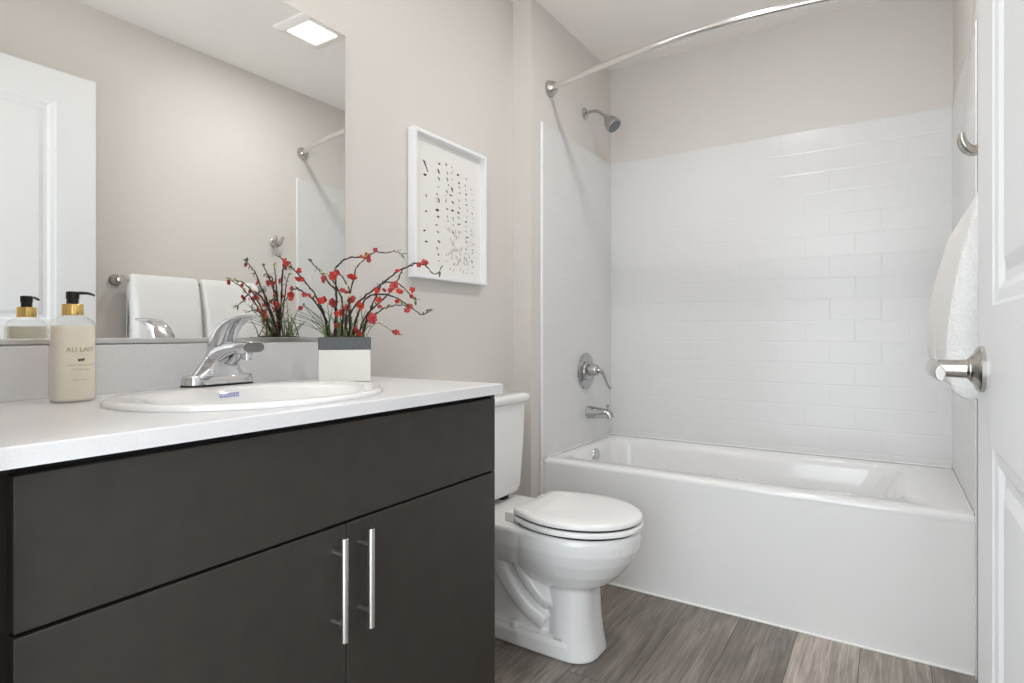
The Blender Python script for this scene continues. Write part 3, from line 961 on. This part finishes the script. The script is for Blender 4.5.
def blossom_bm(c, s, rnd, nrm):
    """open five-petalled blossom, cupped"""
    bm = bmesh.new()
    nrm = nrm.normalized()
    a_, b_ = frame_of(nrm)
    for layer, (np_, rad, lift) in enumerate(((5, 1.0, 0.12), (4, 0.66, 0.42))):
        for k in range(np_):
            ang = 2 * PI * k / np_ + rnd.uniform(-0.2, 0.2) + layer * 0.6
            d = a_ * math.cos(ang) + b_ * math.sin(ang)
            w = nrm.cross(d)
            rr = s * rad * rnd.uniform(0.85, 1.12)
            lf = lift + rnd.uniform(-0.1, 0.25)
            pr = []
            for t, wd, up in ((0.08, 0.10, 0.0), (0.45, 0.36, 0.35), (0.8, 0.42, 0.8), (1.0, 0.2, 1.0)):
                m_ = c + d * (rr * t) + nrm * (rr * up * lf)
                pr.append((m_ - w * (rr * wd) + nrm * rr * 0.12 * wd, m_, m_ + w * (rr * wd) + nrm * rr * 0.12 * wd))
            vs = [[bm.verts.new(p) for p in q_] for q_ in pr]
            for r0, r1 in zip(vs, vs[1:]):
                bm.faces.new((r0[0], r0[1], r1[1], r1[0])); bm.faces.new((r0[1], r0[2], r1[2], r1[1]))
    return bm


def leaf_geo(bm, p, d, L, w, rnd):
    d = d.normalized()
    s = d.cross(Vector((rnd.uniform(-0.4, 0.4), rnd.uniform(-0.4, 0.4), 1))).normalized()
    u = s.cross(d)
    pr = []
    for t, wd, up in ((0, 0.08, 0), (0.35, 0.5, 0.05), (0.7, 0.42, 0.02), (1, 0.04, -0.08)):
        m_ = p + d * (L * t) + u * (L * up)
        pr.append([bm.verts.new(m_ - s * (w * wd) + u * (w * 0.25 * wd)), bm.verts.new(m_), bm.verts.new(m_ + s * (w * wd) + u * (w * 0.25 * wd))])
    for r0, r1 in zip(pr, pr[1:]):
        bm.faces.new((r0[0], r0[1], r1[1], r1[0])); bm.faces.new((r0[1], r0[2], r1[2], r1[1]))


rnd = random.Random(21)
for bi, (pp, bb) in enumerate(BRANCH):
    thin = bi in (10, 11)
    path = spline([W3((p[0], p[1] * 0.75, p[2])) for p in pp], 5)
    path = [p + Vector((rnd.gauss(0, 0.0009), rnd.gauss(0, 0.0009), rnd.gauss(0, 0.0009))) for p in path]
    path[0].z = PTOP - 0.006
    r0, r1 = (0.0011, 0.0008) if thin else (0.0030, 0.0012)
    k_ = len(path) - 1
    bm = bmesh.new()
    tube(bm, path, [(r0 + (r1 - r0) * i / k_) * (1 + 0.18 * math.sin(i * 1.9)) for i in range(k_ + 1)], 7)
    br_o = obj('branch', bm, M['stem'] if thin else M['twig'], fl)
    for (x, y, z, s) in bb:
        c = W3((x, y * 0.75, z))
        nr = Vector((0.7 + rnd.uniform(-0.5, 0.5), -0.55 + rnd.uniform(-0.6, 0.6), rnd.uniform(-0.3, 0.6)))
        if s < 0.85:
            bm = blossom_bm(c, 0.0090 * s, rnd, nr)
        else:
            bm = blossom_bm(c, 0.0098 * s, rnd, nr)
            b2 = blossom_bm(c + Vector((rnd.gauss(0, 0.0075), rnd.gauss(0, 0.0075), rnd.gauss(0, 0.0075))), 0.0082 * s, rnd, Vector((nr.y, nr.x, nr.z + 0.3)))
            tmp = bpy.data.meshes.new('t'); b2.to_mesh(tmp); b2.free(); bm.from_mesh(tmp); bpy.data.meshes.remove(tmp)
        o = obj('blossom', bm, M['petal'] if rnd.random() < 0.6 else M['petal_pink'], br_o, angle=80)
        md = o.modifiers.new('thick', 'SOLIDIFY'); md.thickness = 0.0004
    # leaves: at the tip and a few along the upper half
    bm = bmesh.new()
    tip = path[-1]
    td = (path[-1] - path[-3]).normalized()
    for _ in range(3 if not thin else 1):
        leaf_geo(bm, tip, td + Vector((rnd.gauss(0, 0.5), rnd.gauss(0, 0.5), rnd.gauss(0.1, 0.5))), rnd.uniform(0.012, 0.02), rnd.uniform(0.005, 0.008), rnd)
    if not thin:
        for _ in range(4):
            q_ = path[rnd.randint(len(path) // 4, len(path) - 2)]
            leaf_geo(bm, q_, Vector((rnd.gauss(0, 1), rnd.gauss(0, 1), rnd.gauss(0.4, 0.8))), rnd.uniform(0.010, 0.017), rnd.uniform(0.004, 0.007), rnd)
    o = obj('leaves', bm, M['leaf_pale'] if bi in (3, 12, 13) else M['leaf'], br_o, angle=80)
    md = o.modifiers.new('thick', 'SOLIDIFY'); md.thickness = 0.0003
# grassy shoots crowding the box
bm = bmesh.new()
for i in range(30):
    a = W3((rnd.uniform(-0.05, 0.05), rnd.uniform(-0.05, 0.05), -0.008))
    h = rnd.uniform(0.045, 0.12)
    lean = Vector((rnd.gauss(0, 0.022), rnd.gauss(0, 0.022), 0))
    pth = [a, a + lean * 0.4 + Vector((0, 0, h * 0.5)), a + lean * 1.3 + Vector((0, 0, h))]
    tube(bm, spline(pth, 4), [0.0021 - 0.0015 * k / 8 for k in range(9)], 5)
    if i % 2 == 0:
        leaf_geo(bm, pth[1], lean + Vector((rnd.gauss(0, 0.02), rnd.gauss(0, 0.02), 0.02)), rnd.uniform(0.012, 0.022), rnd.uniform(0.004, 0.007), rnd)
o = obj('grassy_shoots', bm, M['leaf'], fl, angle=80)
o['kind'] = 'stuff'
bm = bmesh.new()
for i in range(7):
    a = W3((-0.03 + rnd.uniform(-0.012, 0.012), 0.0, -0.006))
    e_ = W3((-0.095 - 0.012 * i * 0.8 + rnd.uniform(-0.012, 0.012), rnd.uniform(0, 0.06), 0.085 - 0.007 * i))
    m_ = a.lerp(e_, 0.5) + Vector((0, 0, 0.012))
    tube(bm, spline([a, m_, e_], 5), 0.0008, 5)
obj('fine_stems', bm, M['stem'], fl)

# ------------------------------------------------------------------ toilet
TC = 1.735
to = thing('toilet', 'white elongated two-piece toilet between the vanity and the bathtub', 'toilet', (0.36, TC, 0))


def egg(xm, af, ab, hw, z, n=56, e=2.0, eb=2.4):
    out = []
    for k in range(n):
        a = 2 * PI * k / n
        c, s = math.cos(a), math.sin(a)
        ee = e if c > 0 else eb
        out.append(Vector((xm + (af if c > 0 else ab) * math.copysign(abs(c) ** (2 / ee), c), TC + hw * math.copysign(abs(s) ** (2 / ee), s), z)))
    return out


bm = bmesh.new()
loft(bm, [egg(0.50, 0.06, 0.06, 0.05, 0.207), egg(0.50, 0.105, 0.12, 0.088, 0.222), egg(0.498, 0.150, 0.17, 0.118, 0.248), egg(0.498, 0.188, 0.20, 0.144, 0.285), egg(0.50, 0.218, 0.21, 0.166, 0.328),
          egg(0.50, 0.236, 0.22, 0.179, 0.365), egg(0.50, 0.240, 0.22, 0.181, 0.395), egg(0.50, 0.238, 0.22, 0.179, 0.412), egg(0.50, 0.232, 0.21, 0.172, 0.419)])
# rear deck under the tank and hinges
loft(bm, [rrect(0.235, TC, 0.150, 0.130, 0.05, 0.285), rrect(0.235, TC, 0.165, 0.150, 0.05, 0.32), rrect(0.24, TC, 0.19, 0.168, 0.05, 0.36), rrect(0.24, TC, 0.20, 0.172, 0.05, 0.41), rrect(0.24, TC, 0.195, 0.167, 0.05, 0.419)])
# front column
loft(bm, [rrect(0.528, TC, 0.086, 0.104, 0.078, 0.001), rrect(0.528, TC, 0.085, 0.103, 0.078, 0.012), rrect(0.523, TC, 0.080, 0.098, 0.074, 0.06), rrect(0.519, TC, 0.074, 0.092, 0.062, 0.13), rrect(0.517, TC, 0.071, 0.089, 0.058, 0.236)])
# foot
loft(bm, [rrect(0.31, TC, 0.265, 0.106, 0.06, 0.001), rrect(0.31, TC, 0.265, 0.105, 0.06, 0.05), rrect(0.31, TC, 0.257, 0.097, 0.06, 0.06)])
# inner body and the S of the trapway on both sides
loft(bm, [rrect(0.28, TC, 0.18, 0.070, 0.04, 0.04), rrect(0.29, TC, 0.20, 0.074, 0.04, 0.2), rrect(0.30, TC, 0.21, 0.085, 0.04, 0.36)])
for s in (-1, 1):
    y = TC + s * 0.060
    tube(bm, spline([(0.445, y, 0.095), (0.39, y + s * 0.004, 0.125), (0.33, y + s * 0.010, 0.185), (0.27, y + s * 0.012, 0.27), (0.235, y + s * 0.012, 0.36)], 6), [0.034 + 0.010 * k / 24 for k in range(25)], 16)
    tube(bm, spline([(0.46, y, 0.165), (0.43, y + s * 0.014, 0.185), (0.385, y + s * 0.022, 0.235), (0.34, y + s * 0.030, 0.315), (0.325, y + s * 0.03, 0.36)], 6), 0.030, 14)
    tube(bm, spline([(0.12, y, 0.05), (0.13, y + s * 0.006, 0.16), (0.15, y + s * 0.010, 0.27), (0.16, y + s * 0.01, 0.34)], 6), 0.036, 14)
bo_ = obj('bowl', bm, M['porcelain'], to, angle=180)
md = bo_.modifiers.new('remesh', 'REMESH'); md.mode = 'VOXEL'; md.voxel_size = 0.0045; md.use_smooth_shade = True
md = bo_.modifiers.new('smooth', 'SMOOTH'); md.factor = 0.5; md.iterations = 6
# moulded maker's mark on the foot of the column
bm = bmesh.new()
for k in range(5):
    y = TC - 0.026 + 0.0064 * k
    box(bm, 0.0, 0.0012, y, y + 0.0042, 0, 0.007)
for v_ in bm.verts:
    v_.co = Vector((0.490 + (v_.co.y - TC + 0.026) * 1.0, TC - 0.0985 + v_.co.x * -1, 0.062 + v_.co.z))
obj('moulded_mark', bm, M['grey_ink'], to, smooth=False)


def lid_outline(xb, xf, hw, z, n=40, off=0.0):
    """elongated lid: straight back edge at xb, egg front at xf"""
    out = []
    xm = xb + 0.17
    for k in range(n + 1):                       # front half and sides
        a = -PI / 2 + PI * k / n
        out.append(Vector((xm + (xf - xm) * math.cos(a) ** 1.0, TC + hw * math.sin(a), z)))
    m_ = 10
    for k in range(1, m_ + 1):                   # far side back to the corner
        u = k / m_
        out.append(Vector((xm + (xb + 0.012 - xm) * u, TC + hw - (hw - 0.128) * u ** 1.9, z)))
    out.append(Vector((xb, TC + 0.115, z)))
    out.append(Vector((xb, TC - 0.115, z)))
    for k in range(m_, 0, -1):
        u = k / m_
        out.append(Vector((xm + (xb + 0.012 - xm) * u, TC - hw + (hw - 0.128) * u ** 1.9, z)))
    return out


bm = bmesh.new()
loft(bm, [lid_outline(0.364, 0.722, 0.162, 0.4258), lid_outline(0.352, 0.739, 0.179, 0.4262), lid_outline(0.349, 0.744, 0.184, 0.4285), lid_outline(0.349, 0.745, 0.185, 0.4385), lid_outline(0.352, 0.741, 0.181, 0.4425), lid_outline(0.358, 0.733, 0.173, 0.4438)])
obj('seat', bm, M['seat'], to, angle=50)
bm = bmesh.new()
loft(bm, [lid_outline(0.372, 0.712, 0.152, 0.4505), lid_outline(0.351, 0.738, 0.178, 0.4508), lid_outline(0.348, 0.741, 0.181, 0.4515), lid_outline(0.348, 0.742, 0.182, 0.4595), lid_outline(0.351, 0.738, 0.178, 0.4655),
          lid_outline(0.36, 0.725, 0.166, 0.4695), lid_outline(0.39, 0.68, 0.125, 0.4722), lid_outline(0.43, 0.60, 0.06, 0.473)])
obj('lid', bm, M['seat'], to, angle=50)
bm = bmesh.new()  # dark ring painted in as the shade between seat and lid
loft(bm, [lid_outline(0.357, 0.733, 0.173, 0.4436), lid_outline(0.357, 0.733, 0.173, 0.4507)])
obj('lid_gap_shade', bm, M['rubber_and_gap_shade'], to, angle=50)
bm = bmesh.new()  # dark ring painted in as the shade between bowl and seat
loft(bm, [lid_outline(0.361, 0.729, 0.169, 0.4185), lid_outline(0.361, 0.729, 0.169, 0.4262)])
obj('seat_gap_shade', bm, M['rubber_and_gap_shade'], to, angle=50)
for s in (-1, 1):
    obj('hinge', bx(0.318, 0.352, TC + s * 0.105 - 0.02, TC + s * 0.105 + 0.02, 0.418, 0.452), M['seat'], to, bevel=0.006, segs=3)
bm = bmesh.new()
TW = 0.0


def tank_ring(x0, x1, hw, z, bulge=0.012, r=0.035):
    hw *= 0.895
    ring = rrect((x0 + x1) / 2, TC, (x1 - x0) / 2, hw, r, z, 8)
    return [Vector((p.x + (bulge * (1 - ((p.y - TC) / hw) ** 2) if p.x > (x0 + x1) / 2 else 0), p.y, p.z)) for p in ring]


loft(bm, [tank_ring(0.045, 0.185, 0.165, 0.436), tank_ring(0.032, 0.200, 0.185, 0.445), tank_ring(0.026, 0.207, 0.192, 0.47), tank_ring(0.016, 0.212, 0.207, 0.62), tank_ring(0.012, 0.216, 0.216, 0.775), tank_ring(0.012, 0.216, 0.216, 0.783)])
obj('tank', bm, M['porcelain'], to, angle=50)
bm = bmesh.new()
loft(bm, [tank_ring(0.012, 0.221, 0.222, 0.7835), tank_ring(0.008, 0.228, 0.228, 0.789), tank_ring(0.007, 0.229, 0.229, 0.806), tank_ring(0.011, 0.224, 0.224, 0.8135), tank_ring(0.022, 0.21, 0.21, 0.8165)])
obj('tank_lid', bm, M['porcelain'], to, angle=60)
for s in (-1, 1):
    obj('tank_gasket', bx(0.06, 0.18, TC + s * 0.09 - 0.02, TC + s * 0.09 + 0.02, 0.417, 0.4375), M['rubber_and_gap_shade'], to, bevel=0.003)
for s in (-1, 1):
    bm = bmesh.new()
    lathe(bm, [(0.014, 0), (0.014, 0.012), (0.011, 0.019), (0.004, 0.022)], (0.335, TC + s * 0.088, 0.056), (0, 0, 1), 20)
    obj('bolt_cap', bm, M['seat'], to)

# ------------------------------------------------------------------ towel bar, towels, robe hook on the right wall
tb = thing('towel_bar', 'brushed nickel towel bar on the wall beside the door', 'towel bar', (W, 1.6, 1.285))
TBX, TBZ = W - 0.062, 1.292
obj('bar', tube(bmesh.new(), [(TBX, 1.245, TBZ), (TBX, 1.97, TBZ)], 0.0095, 18), M['nickel'], tb)
for y in (1.250, 1.965):
    bm = bmesh.new()
    lathe(bm, [(0.026, 0.0005), (0.027, 0.006), (0.020, 0.014), (0.013, 0.03), (0.014, 0.05), (0.019, 0.060), (0.019, 0.072), (0.014, 0.077), (0.001, 0.078)], (W, y, TBZ), (-1, 0, 0), 28)
    obj('post', bm, M['nickel'], tb)


def towel(y0, y1, label, seed, drop):
    rn = random.Random(seed)
    bm = bmesh.new()
    ny = 22
    rings = []
    for j in range(ny + 1):
        u = j / ny
        y = y0 + (y1 - y0) * u
        e = min(u, 1 - u)
        k = min(1, e / 0.05)
        th = 0.65 + 0.35 * math.sqrt(max(0, 1 - (1 - k) ** 2))      # rounded folded edges
        sag = noise.noise(Vector((y * 7, seed, 0))) * 0.004
        # inverted U: outer loop (front down, over the bar, back down), then the inner loop
        zf, zb = drop + 0.025 * u + sag, drop + 0.07 + sag
        top = TBZ + 0.034 * th + 0.002 * noise.noise(Vector((y * 9, 3, seed)))
        o_ = []
        fx = [(TBX - 0.050, zf), (TBX - 0.068, zf + 0.008), (TBX - 0.080, zf + 0.05), (TBX - 0.076, zf + 0.13), (TBX - 0.064, zf + 0.22), (TBX - 0.047, TBZ - 0.06),
              (TBX - 0.034, TBZ), (TBX - 0.021, TBZ + 0.022), (TBX, top), (TBX + 0.020, TBZ + 0.022), (TBX + 0.030, TBZ), (TBX + 0.034, TBZ - 0.05), (TBX + 0.036, zb + 0.12), (TBX + 0.038, zb + 0.02), (TBX + 0.032, zb)]
        inn = [(TBX + 0.018, zb), (TBX + 0.013, zb + 0.03), (TBX + 0.0125, TBZ - 0.05), (TBX + 0.0125, TBZ), (TBX, TBZ + 0.0125), (TBX - 0.0125, TBZ), (TBX - 0.0135, TBZ - 0.05), (TBX - 0.018, zf + 0.08), (TBX - 0.024, zf + 0.02), (TBX - 0.030, zf)]
        for a, b_ in fx:
            d = TBX - a
            a2 = TBX - math.copysign(max(0.014, abs(d) * th), d) if abs(d) > 0.0125 else a
            a2 += 0.003 * noise.noise(Vector((y * 11, b_ * 9, seed)))
            o_.append(Vector((a2, y, b_)))
        for a, b_ in inn:
            o_.append(Vector((a, y, b_)))
        rings.append(o_)
    loft(bm, rings)
    o = obj('hand_towel', bm, M['towel'], angle=180)
    md = o.modifiers.new('sub', 'SUBSURF'); md.levels = 1; md.render_levels = 2
    tag(o, label, 'towel', 'white towels on the towel bar')
    return o


towel(1.276, 1.598, 'folded white terry towel hung nearest the door on the bar', 2, 0.925)
towel(1.604, 1.925, 'folded white terry towel hung on the bar on the tub side', 5, 0.93)

hk = thing('robe_hook', 'brushed nickel two-prong robe hook on the right wall above the towels', 'hook', (W, 2.075, 1.575))
bm = bmesh.new()
lathe(bm, [(0.024, 0.0005), (0.025, 0.005), (0.018, 0.010), (0.011, 0.013)], (W, 2.075, 1.572), (-1, 0, 0), 28, 1.15)
obj('base_plate', bm, M['nickel'], hk)
for s in (-1, 1):
    pr = spline([(W - 0.008, 2.075, 1.563), (W - 0.026, 2.075 + s * 0.006, 1.558), (W - 0.043, 2.075 + s * 0.015, 1.571), (W - 0.052, 2.075 + s * 0.022, 1.592), (W - 0.053, 2.075 + s * 0.026, 1.606)], 6)
    obj('prong', tube(bmesh.new(), pr, [0.015 - 0.0075 * i / (len(pr) - 1) for i in range(len(pr))], 14), M['nickel'], hk)

# ------------------------------------------------------------------ open door by the right wall
DX, DT, DYE, DYH, DZ = 1.5072, 0.035, 1.130, 0.335, 2.135
dr = bpy.data.objects.new('door_1', None)
dr.location = (DX + DT / 2, DYH, 0)
COL.objects.link(dr)
struct(dr, 'white two-panel door standing open along the right wall', 'door')
bm = bmesh.new()
rows = [(0.012, 0.25), (0.25, 0.893), (0.893, 1.080), (1.080, DZ - 0.125), (DZ - 0.125, DZ)]
y_in0, y_in1 = DYH + 0.125, DYE - 0.142
xf, xb = DX, DX + DT
for z0, z1 in (rows[0], rows[2], rows[4]):
    box(bm, xf, xb, DYH, DYE, z0, z1)
for z0, z1 in (rows[1], rows[3]):
    box(bm, xf, xb, DYH, y_in0, z0, z1)
    box(bm, xf, xb, y_in1, DYE, z0, z1)
bmesh.ops.remove_doubles(bm, verts=bm.verts[:], dist=0.0001)
dl = obj('door_leaf', bm, M['door'], dr, smooth=False)
for z0, z1 in (rows[1], rows[3]):
    bm = bmesh.new()                       # bevelled moulding stepping down to a raised field
    for side in (1, -1):
        def P(ins, dep):
            x = xf + dep if side == 1 else xb - dep
            return [Vector((x, y_in0 + ins, z0 + ins)), Vector((x, y_in1 - ins, z0 + ins)), Vector((x, y_in1 - ins, z1 - ins)), Vector((x, y_in0 + ins, z1 - ins))]
        loft(bm, [P(0, 0.0), P(0.005, 0.002), P(0.020, 0.004), P(0.030, 0.009), P(0.042, 0.0095), P(0.058, 0.0045)], cap0=False)
    obj('panel', bm, M['door'], dr, smooth=False)
HY0, HZ0 = 1.068, 0.992
for sgn, x0 in ((-1, xf), (1, xb)):
    pass
hd = obj('door_handle', lathe(bmesh.new(), [(0.033, 0), (0.0335, 0.005), (0.030, 0.009), (0.022, 0.012), (0.0185, 0.016)], (xf, HY0, HZ0), (-1, 0, 0), 36), M['nickel'], dr)
hd['label'] = 'brushed nickel lever handle'
bm = bmesh.new()
lathe(bm, [(0.0165, 0.010), (0.0165, 0.017), (0.0135, 0.020), (0.0125, 0.046), (0.0125, 0.053)], (xf, HY0, HZ0), (-1, 0, 0), 28)
obj('lever_neck', bm, M['nickel'], hd)
lvp = [(xf - 0.059, HY0 + 0.012, HZ0), (xf - 0.059, HY0 - 0.02, HZ0), (xf - 0.0605, HY0 - 0.07, HZ0), (xf - 0.057, HY0 - 0.112, HZ0 - 0.002)]
bm = bmesh.new()
tube(bm, spline(lvp, 6), [0.0135 - 0.0035 * i / 18 for i in range(19)], 16, flat=(0.62, 1.0))
obj('lever', bm, M['nickel'], hd, bevel=0.001)
